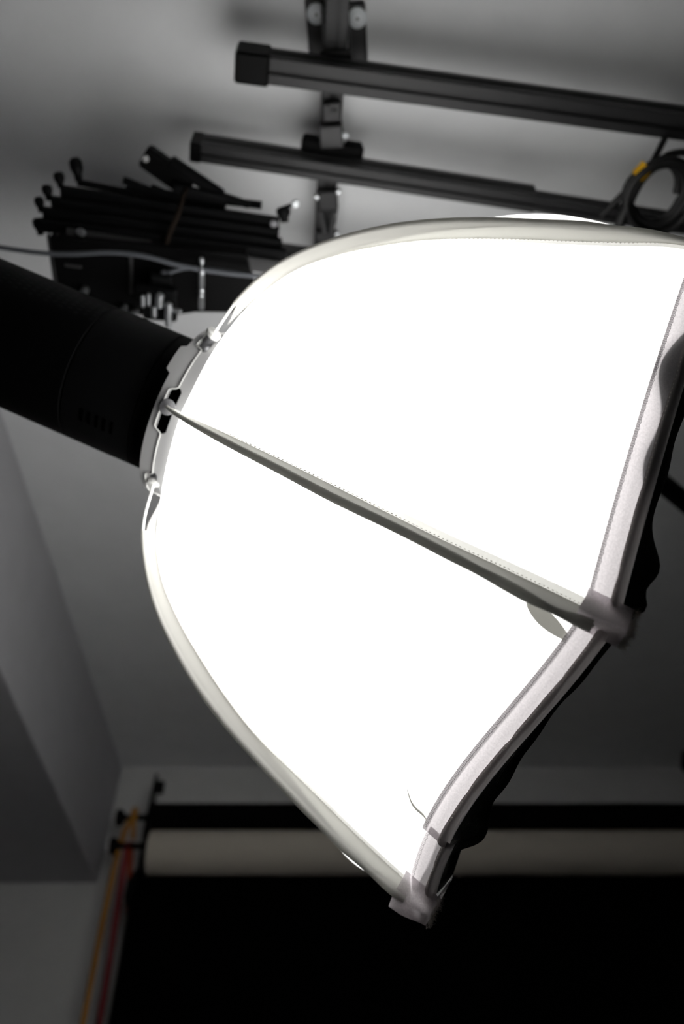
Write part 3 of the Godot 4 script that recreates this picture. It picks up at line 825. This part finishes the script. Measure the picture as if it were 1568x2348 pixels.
func rib_sets() -> void:
	var rod_u := [Vector3(0.0471, 0.0020, 0.0750), Vector3(0.0639, 0.0166, 0.1112), Vector3(0.0813, 0.0389, 0.1421), Vector3(0.0957, 0.0678, 0.1674), Vector3(0.1070, 0.0984, 0.1869), Vector3(0.1162, 0.1295, 0.2030), Vector3(0.1242, 0.1620, 0.2162), Vector3(0.1308, 0.1935, 0.2267), Vector3(0.1365, 0.2247, 0.2357), Vector3(0.1413, 0.2551, 0.2442), Vector3(0.1457, 0.2856, 0.2504), Vector3(0.1496, 0.3167, 0.2557), Vector3(0.1523, 0.3469, 0.2595)]
	var seam_u := [Vector3(0.0450, 0.0062, 0.0786), Vector3(0.0632, 0.0288, 0.1134), Vector3(0.0822, 0.0549, 0.1445), Vector3(0.0965, 0.0863, 0.1671), Vector3(0.1078, 0.1189, 0.1852), Vector3(0.1170, 0.1517, 0.2001), Vector3(0.1248, 0.1856, 0.2122), Vector3(0.1311, 0.2181, 0.2225), Vector3(0.1365, 0.2499, 0.2320), Vector3(0.1409, 0.2808, 0.2419), Vector3(0.1448, 0.3117, 0.2523), Vector3(0.1476, 0.3427, 0.2581)]
	var rod_m := [Vector3(0.0820, -0.002, 0.0030), Vector3(0.1121, 0.0111, 0.0031), Vector3(0.1600, 0.0430, 0.0033), Vector3(0.2008, 0.0820, 0.0034), Vector3(0.2323, 0.1303, 0.0028), Vector3(0.2529, 0.1725, 0.0013), Vector3(0.2682, 0.2113, 0.0010), Vector3(0.2802, 0.2469, -0.0002), Vector3(0.2903, 0.2814, -0.0020), Vector3(0.2988, 0.3144, -0.0040), Vector3(0.3051, 0.3464, -0.0023)]
	var seam_m := [Vector3(0.0810, 0.0080, 0.0033), Vector3(0.1075, 0.0200, 0.0033), Vector3(0.1520, 0.0470, 0.0055), Vector3(0.1906, 0.0820, 0.0073), Vector3(0.2201, 0.1291, 0.0074), Vector3(0.2400, 0.1708, 0.0066), Vector3(0.2550, 0.2091, 0.0054), Vector3(0.2667, 0.2445, 0.0044), Vector3(0.2764, 0.2788, 0.0040), Vector3(0.2846, 0.3118, 0.0033), Vector3(0.2910, 0.3438, 0.0021)]
	var rod_l := [Vector3(0.0422, 0.0003, -0.0671), Vector3(0.0588, 0.0106, -0.1024), Vector3(0.0763, 0.0322, -0.1324), Vector3(0.0914, 0.0596, -0.1584), Vector3(0.1034, 0.0896, -0.1786), Vector3(0.1134, 0.1205, -0.1960), Vector3(0.1219, 0.1534, -0.2103), Vector3(0.1289, 0.1856, -0.2220), Vector3(0.1350, 0.2173, -0.2329), Vector3(0.1404, 0.2486, -0.2433), Vector3(0.1451, 0.2798, -0.2525), Vector3(0.1493, 0.3117, -0.2611), Vector3(0.1520, 0.3433, -0.2664)]
	var seam_l := [Vector3(0.0380, 0.0079, -0.0682), Vector3(0.0566, 0.0228, -0.1039), Vector3(0.0757, 0.0476, -0.1346), Vector3(0.0905, 0.0781, -0.1576), Vector3(0.1024, 0.1104, -0.1765), Vector3(0.1124, 0.1427, -0.1935), Vector3(0.1208, 0.1764, -0.2082), Vector3(0.1274, 0.2101, -0.2187), Vector3(0.1333, 0.2433, -0.2287), Vector3(0.1385, 0.2756, -0.2391), Vector3(0.1431, 0.3086, -0.2489), Vector3(0.1464, 0.3406, -0.2578)]
	rods = [rod_u, rod_m, rod_l]
	seams = [seam_u, seam_m, seam_l]
	# the three ribs on the far side, bent alike
	for k in [2, 3, 4]:
		var a := deg_to_rad(-60.0 * k)
		var rod := []
		var seam := []
		for i in 13:
			var t := i / 12.0
			var q := (1 - t)
			var y := 3 * q * q * t * 0.030 + 3 * q * t * t * 0.3168 + t * t * t * 0.3454
			var r := q * q * q * 0.0807 + 3 * q * q * t * 0.2504 + 3 * q * t * t * 0.2967 + t * t * t * 0.3060
			var dir := Vector3(cos(a), 0, sin(a))
			rod.append(dir * r + Vector3(0, y, 0))
			seam.append(dir * (r - 0.009 + 0.006 * (1 - t) * (1 - t)) + Vector3(0, y + 0.004, 0))
		rods.append(rod)
		seams.append(seam)

func softbox() -> void:
	rib_sets()
	var t := thing("softbox", "glowing white six-ribbed softbox with grey fastener strips round its rim", "softbox", box_frame())
	# order round the ring: upper rib, nearest rib, lower rib, then the far side
	for k in 6:
		var rows := []
		for i in 81:
			var f := lerpf(0.0, 0.9615, i / 80.0)
			var row := []
			for j in 65:
				row.append(surf(k, f, j / 64.0))
			rows.append(row)
		put("cloth_panel", grid_mesh(rows), "softbox_cloth", t)
	for k in 6:
		rib(t, k)
	for k in 6:
		rim(t, k)
	for k in 6:
		corner(t, k)
	loose_tab(t)
	speed_ring(t)
	front_cover(t)

func rib(t: Node3D, k: int) -> void:
	var rod: Array = rods[k]
	var pts := []
	for i in 61:
		pts.append(spline(rod, 0.968 * i / 60.0))
	put("rib_rod", tube_mesh(pts, 0.0012, 10), "rod_white", t)
	# the sleeve: a tube of cloth round the rod, drawn flat to the seam
	var start: float = [0.065, 0.055, 0.093, 0.09, 0.09, 0.09][k]
	var st := new_st()
	st.set_smooth_group(0)
	var prev := []
	var last_f := 0.965
	var n := 72
	for i in n + 1:
		var f := lerpf(start, last_f, float(i) / n)
		var c := spline(rod, f)
		var s := spline(seams[k], f)
		var tan := (spline(rod, f + 0.01) - spline(rod, f - 0.01)).normalized()
		var d := (s - c)
		d = (d - tan * d.dot(tan))
		var reach := d.length()
		d = d.normalized()
		var nn := tan.cross(d).normalized()
		var wav := smoothstep(0.6, 0.95, f)
		var rr := lerpf(0.0017, 0.0030, smoothstep(start, start + 0.45, f)) + 0.0007 * wav * sin(f * 46.0 + k)
		var ring := []
		ring.append(s + nn * 0.0007)
		ring.append(c + d * minf(rr * 1.3, reach * 0.6) + nn * rr * 0.45)
		for q in 9:
			var a := lerpf(0.95, TAU - 0.95, q / 8.0)
			var bulge := 1.0 + 0.25 * wav * maxf(0.0, sin(f * 40.0 + 1.5 * k)) * absf(sin(a))
			ring.append(c + d * cos(a) * rr + nn * sin(a) * rr * bulge)
		ring.append(c + d * minf(rr * 1.3, reach * 0.6) - nn * rr * 0.45)
		ring.append(s - nn * 0.0007)
		if prev:
			for q in ring.size():
				var l: int = (q + 1) % ring.size()
				quad(st, prev[q], prev[l], ring[l], ring[q], (c + s) * 0.5 if q == 0 or q >= ring.size() - 2 else c)
		prev = ring
	# the sleeve's torn-back start: a web of cloth that leaves the rod bare
	var web := []
	for i in 13:
		var f := lerpf(start * 0.12, start * 1.02, i / 12.0)
		var c := spline(rod, f)
		var s := spline(seams[k], f)
		var e := s.lerp(c, smoothstep(0.1, 1.0, i / 12.0) * 0.72)
		web.append([s, s.lerp(e, 0.5), e])
	for i in 12:
		for j in 2:
			quad(st, web[i][j], web[i][j + 1], web[i + 1][j + 1], web[i + 1][j], Vector3.ZERO)
	var sl := done("rib_sleeve", st, "sleeve_cloth", t)
	# the flat seam band that holds the sleeve to the panels
	for e in 2:
		var pk := k if e == 0 else (k + 5) % 6
		var rows := []
		for i in 49:
			var f := lerpf(start * 0.55, 0.985, i / 48.0)
			var row := []
			for j in 4:
				var uu := j / 3.0 * 0.0045 / 0.28 * (1.4 if k == 1 else 1.0)
				var q := surf(pk, f, uu if e == 0 else 1.0 - uu)
				row.append(q + Vector3(q.x, 0.0, q.z).normalized() * 0.0007)
			rows.append(row)
		put("seam_band", grid_mesh(rows), "sleeve_cloth", sl)
	# stitches along the seam band
	var st2 := new_st()
	for e in 2:
		var pk := k if e == 0 else (k + 5) % 6
		for i in 84:
			var f := lerpf(0.3, 0.97, i / 83.0)
			var uu := 0.0018 / 0.28
			var p := surf(pk, f, uu if e == 0 else 1.0 - uu)
			var p2 := surf(pk, f + 0.003, uu if e == 0 else 1.0 - uu)
			var out := Vector3(p.x, 0, p.z).normalized()
			add_bar(st2, p + out * 0.0011, p2 + out * 0.0011, 0.0005, 0.0004, 0.0001, out)
	var sts := done("stitching", st2, "thread", sl)
	sts.set_meta("kind", "stuff")

func rim(t: Node3D, k: int) -> void:
	# fastener strip, hem, and their stitches
	var spans := [[0.0, 1.0, 0.0, 0.0]]
	if k == 1:
		spans = [[0.0, 0.80, 0.0, 0.0012], [0.775, 1.0, 0.010, 0.0]]
	for sp in spans:
		var rows := []
		for i in 7:
			var f: float = lerpf(0.960, 1.006, i / 6.0) + sp[2]
			var row := []
			for j in 49:
				var u: float = lerpf(sp[0], sp[1], j / 48.0)
				var q := surf(k, f, u)
				row.append(q + Vector3(q.x, -0.15, q.z).normalized() * (0.0010 + sp[3]))
			rows.append(row)
		var fs := put("fastener_strip", grid_mesh(rows), "fastener_strip", t)
		# the ladder stitch along the strip's inner edge
		var lad := new_st()
		var steps := int(150 * (sp[1] - sp[0]))
		var before := Vector3.ZERO
		for i in steps + 1:
			var u: float = lerpf(sp[0] + 0.01, sp[1] - 0.01, float(i) / steps)
			var f0: float = 0.9605 + sp[2]
			var out: Vector3 = Vector3(rows[0][24].x, -0.15, rows[0][24].z).normalized() * (0.0013 + sp[3])
			var a: Vector3 = surf(k, f0, u) + out
			var b: Vector3 = surf(k, f0 + 0.006 + (0.0015 if i % 3 == 0 else 0.0), u) + out
			add_bar(lad, a, b, 0.00016, 0.00012, 0.00003, out)
			if i > 0:
				add_bar(lad, before, b, 0.00022, 0.00016, 0.00004, out)
			before = b
		var ls := done("ladder_stitch", lad, "thread_grey", fs)
		ls.set_meta("kind", "stuff")
		rows = []
		for i in 9:
			var x := i / 8.0
			var row := []
			for j in 65:
				var u: float = lerpf(sp[0], sp[1], j / 64.0)
				var f: float = 1.0 + sp[2] + x * 0.020
				var q := surf(k, f, u)
				var rip := 0.0006 * sin(u * 26.0 + k) + 0.0004 * sin(u * 61.0)
				row.append(q + Vector3(q.x, -0.15, q.z).normalized() * (0.0016 + sp[3] + 0.0014 * sin(PI * x) + rip))
			rows.append(row)
		for i in 4:
			var x := (i + 1) / 4.0
			var row := []
			for j in 65:
				var u: float = lerpf(sp[0], sp[1], j / 64.0)
				var q := surf(k, 1.020 + sp[2], u)
				row.append(q + Vector3(q.x, -0.15, q.z).normalized() * (0.0016 - 0.004 * x))
			rows.append(row)
		var hm := put("hem", grid_mesh(rows), "hem_cloth", t)
		var st := new_st()
		var n := int(78 * (sp[1] - sp[0]))
		for i in n:
			var u: float = lerpf(sp[0] + 0.02, sp[1] - 0.02, float(i) / (n - 1))
			var p := surf(k, 1.0045 + sp[2], u)
			var p2 := surf(k, 1.0045 + sp[2], u + 0.004)
			var out := Vector3(p.x, -0.15, p.z).normalized()
			add_bar(st, p + out * (0.0029 + sp[3]), p2 + out * (0.0029 + sp[3]), 0.0007, 0.0005, 0.0001, out)
		var sts := done("stitching", st, "thread", hm)
		sts.set_meta("kind", "stuff")

func loose_tab(t: Node3D) -> void:
	# a leaf-shaped scrap of the corner pocket showing beside the nearest corner
	var rows := []
	for i in 17:
		var x := i / 16.0
		var f := lerpf(0.872, 0.962, x)
		var mid := 0.050 + 0.030 * x
		var half := 0.020 * sin(PI * pow(x, 0.75) * 0.86)
		var row := []
		for j in 7:
			var q := surf(1, f, mid + half * (j / 3.0 - 1.0))
			row.append(q + Vector3(q.x, 0, q.z).normalized() * 0.0008)
		rows.append(row)
	put("loose_tab", grid_mesh(rows), "tab_cloth", t)
	# the pinched crease above the overlap of the two strips
	rows = []
	for i in 15:
		var x := i / 14.0
		var f := lerpf(0.895, 0.964, x)
		var u := 0.735 + 0.055 * x + 0.012 * sin(x * 5.0)
		var half := 0.0035 * sin(PI * x) + 0.0008
		var row := []
		for j in 3:
			var q := surf(1, f, u + half * (j - 1.0))
			row.append(q + Vector3(q.x, 0, q.z).normalized() * (0.0006 + (0.001 if j == 1 else 0.0)))
		rows.append(row)
	put("crease", grid_mesh(rows), "tab_cloth", t)

func corner_point(k: int, t: float, s: float, lift: float) -> Vector3:
	# round the corner at rib k: s below zero lies on the panel before, above zero on the one after
	var pk := (k + 5) % 6 if s < 0.0 else k
	var p := surf(pk, t, 1.0 + s if s < 0.0 else s)
	return p + Vector3(p.x, -0.1, p.z).normalized() * lift

func corner(t: Node3D, k: int) -> void:
	var e := 0.045
	var proud := spline(rods[k], 0.975).distance_to(spline(seams[k], 0.975)) + 0.002
	var rows := []
	for i in 15:
		var f := lerpf(0.958, 1.040, minf(i, 11) / 11.0)
		var close := clampf((i - 11) / 3.0, 0.0, 1.0)
		var row := []
		for j in 25:
			var s := lerpf(-1.0, 1.0, j / 24.0)
			var lift := 0.0026 + proud * exp(-pow(s / 0.42, 2.0))
			lift *= 1.0 - 0.35 * smoothstep(0.985, 1.046, f)
			row.append(corner_point(k, f, s * e, lift - close * 0.016))
		rows.append(row)
	var c := put("corner_cap", grid_mesh(rows), "cap_cloth", t)
	# frayed loops at the cap's outer edge
	var st := new_st()
	st.set_smooth_group(-1)
	for i in 340:
		var s := rng.randf_range(-1.0, 1.0)
		var lift := 0.0026 + 0.0075 * exp(-pow(s / 0.42, 2.0))
		var p := corner_point(k, 1.046 + rng.randf_range(-0.006, 0.002), s * e, lift - rng.randf_range(0.0, 0.004))
		var out := (p.normalized() + Vector3(rng.randf_range(-1, 1), rng.randf_range(-0.6, 1), rng.randf_range(-1, 1)) * 0.8).normalized()
		var bend := Vector3(rng.randf_range(-1, 1), rng.randf_range(-1, 1), rng.randf_range(-1, 1)) * 0.0012
		var l := rng.randf_range(0.0008, 0.0032)
		add_tube(st, [p, p + out * l * 0.5 + bend * 0.5, p + out * l + bend * 1.6], 0.00011, 3, false)
	var fz := done("frayed_edge", st, "fuzz", c)
	fz.set_meta("kind", "stuff")

func speed_ring(t: Node3D) -> void:
	var ring := Node3D.new()
	ring.name = "speed_ring"
	t.add_child(ring, true)
	var R := 0.0795
	var st := new_st()
	st.set_smooth_group(0)
	var half := 0.0045
	var ny := 28
	var na := 1080
	var width := func(a: float) -> Vector2:
		# rear edge steps back between the slots
		var m := absf(fposmod(rad_to_deg(a), 120.0) - 33.0)
		return Vector2(-0.0125 - 0.0045 * (1.0 - smoothstep(9.0, 12.0, m)), 0.0125)
	for i in na:
		var a := TAU * i / na
		var b := TAU * (i + 1) / na
		var m := (a + b) * 0.5
		var w: Vector2 = width.call(m)
		for j in ny:
			var y0 := lerpf(w.x, w.y, float(j) / ny)
			var y1 := lerpf(w.x, w.y, float(j + 1) / ny)
			var yc := (y0 + y1) * 0.5
			# long slots with rounded ends, one across each rib
			var away := wrapf(m - deg_to_rad(roundf(rad_to_deg(m) / 60.0) * 60.0), -PI, PI) * R
			var dx := maxf(absf(away) - 0.0165, 0.0)
			if dx * dx + yc * yc < half * half:
				continue
			var p := func(ang: float, y: float) -> Vector3: return Vector3(cos(ang) * R, y, sin(ang) * R)
			quad(st, p.call(a, y0), p.call(b, y0), p.call(b, y1), p.call(a, y1), Vector3(0, yc, 0))
	done("ring_band", st, "ring_metal", ring)
	put("ring_flange", lathe_mesh([Vector2(0.068, 0.0125), Vector2(R, 0.0125)], 96), "ring_metal", ring)
	put("ring_back", lathe_mesh([Vector2(0.068, -0.0105), Vector2(0.068, -0.0110), Vector2(R - 0.001, -0.0110), Vector2(R - 0.001, -0.0105)], 96), "ring_metal", ring)
	# clamps that hold the rib ends
	for k in 6:
		var c := spline(rods[k], 0.0)
		var out := (spline(rods[k], 0.08) - c).normalized()
		var root := c - out * 0.024 if k != 1 else c - out * 0.012
		var cl := Node3D.new()
		cl.name = "rib_clamp"
		t.add_child(cl, true)
		put("barrel", lathe_mesh([Vector2(0, 0), Vector2(0.0040, 0), Vector2(0.0044, 0.001), Vector2(0.0044, 0.021), Vector2(0.004, 0.022), Vector2(0, 0.022)], 24), "clamp_grey", cl, along(root, out))
		put("collar", lathe_mesh([Vector2(0.0048, 0.0205), Vector2(0.0064, 0.0215), Vector2(0.0068, 0.0235), Vector2(0.0064, 0.0255), Vector2(0.003, 0.0262), Vector2(0, 0.0262)], 28), ["clamp_pale", "clamp_grey", "clamp_pale", "clamp_pale", "clamp_pale", "clamp_pale"][k], cl, along(root, out))
	# the thin white wire threaded round the ring
	var pts := []
	for i in 361:
		var a := TAU * i / 360.0
		var m := fposmod(rad_to_deg(a) + 30.0, 60.0) - 30.0
		var dip := smoothstep(11.5, 15.0, absf(m))
		pts.append(Vector3(cos(a), 0, sin(a)) * (R + 0.0012) + Vector3(0, lerpf(-0.0065, 0.0005, dip), 0))
	put("wire", tube_mesh(pts, 0.0006, 8), "clamp_pale", t)

func front_cover(t: Node3D) -> void:
	# black cloth cover gathered behind the hem, then the front diffuser and its cloth grid
	for k in 6:
		var rows := []
		for i in 15:
			var x := i / 14.0
			var row := []
			for j in 65:
				var u := j / 64.0
				var q := surf(k, 1.012, u)
				var side := Vector3(q.x, 0, q.z).normalized()
				var bul := 0.0
				for g in BULGE[k]:
					bul += g[0] * exp(-pow((u - g[1]) / g[2], 2.0))
				bul += 0.0008 * sin(u * 33.0 + k * 2.0)
				# out over the hem, then in again towards the front
				var a := PI * x
				row.append(q - side * 0.002 + Vector3(0, 0.002, 0) + Vector3(0, 1, 0) * (bul * sin(a) + 0.012 * x) + side * (bul * 0.35 * sin(a) - 0.022 * x * x))
			rows.append(row)
		for i in 3:
			var last := []
			for q in rows[14]:
				last.append(q - Vector3(q.x, 0, q.z).normalized() * 0.02 * (i + 1))
			rows.append(last)
		put("cover_skirt", grid_mesh(rows), "cover_black", t)
	# a fold of the cover tucked in behind the fastener strip
	var flap := []
	for i in 9:
		var row := []
		for j in 41:
			var u := lerpf(0.08, 0.86, j / 40.0)
			var deep := 0.055 * smoothstep(0.08, 0.3, u) * (1.0 - smoothstep(0.5, 0.86, u)) * (0.8 + 0.25 * sin(u * 21.0))
			var q := surf(0, 1.018 - deep * (i / 8.0), u)
			row.append(q - Vector3(q.x, 0, q.z).normalized() * 0.002)
		flap.append(row)
	put("cover_fold", grid_mesh(flap), "cover_black", t)
	var st := new_st()
	st.set_smooth_group(-1)
	for j in 60:
		var a := front_point(j)
		var b := front_point(j + 1)
		tri(st, a, b, Vector3(0, 0.312, 0), Vector3(0, 0.1, 0))
	done("front_diffuser", st, "softbox_cloth", t)
	for i in 11:
		var c := lerpf(-0.17, 0.17, i / 10.0)
		for turn in 2:
			var st2 := new_st()
			var half := sqrt(maxf(0.0, 0.19 * 0.19 - c * c))
			var a := Vector3(c, 0.330, -half) if turn == 0 else Vector3(-half, 0.330, c)
			var b := Vector3(c, 0.330, half) if turn == 0 else Vector3(half, 0.330, c)
			add_bar(st2, a, b, 0.0012, 0.014, 0.0003)
			done("grid_strip", st2, "cover_black", t)

func front_point(j: int) -> Vector3:
	var k := int(j / 10.0) % 6
	var p := surf(k, 0.985, (j % 10) / 10.0)
	return Vector3(p.x * 0.985, p.y, p.z * 0.985)

# gathers of the black cover: size, place along the side, spread
const BULGE := [
	[[0.011, 0.86, 0.06], [0.008, 0.945, 0.03], [0.002, 0.5, 0.3]],
	[[0.013, 0.74, 0.09], [0.007, 0.55, 0.16], [0.004, 0.9, 0.05]],
	[[0.004, 0.5, 0.2]], [[0.004, 0.5, 0.2]], [[0.004, 0.5, 0.2]], [[0.004, 0.5, 0.2]]]
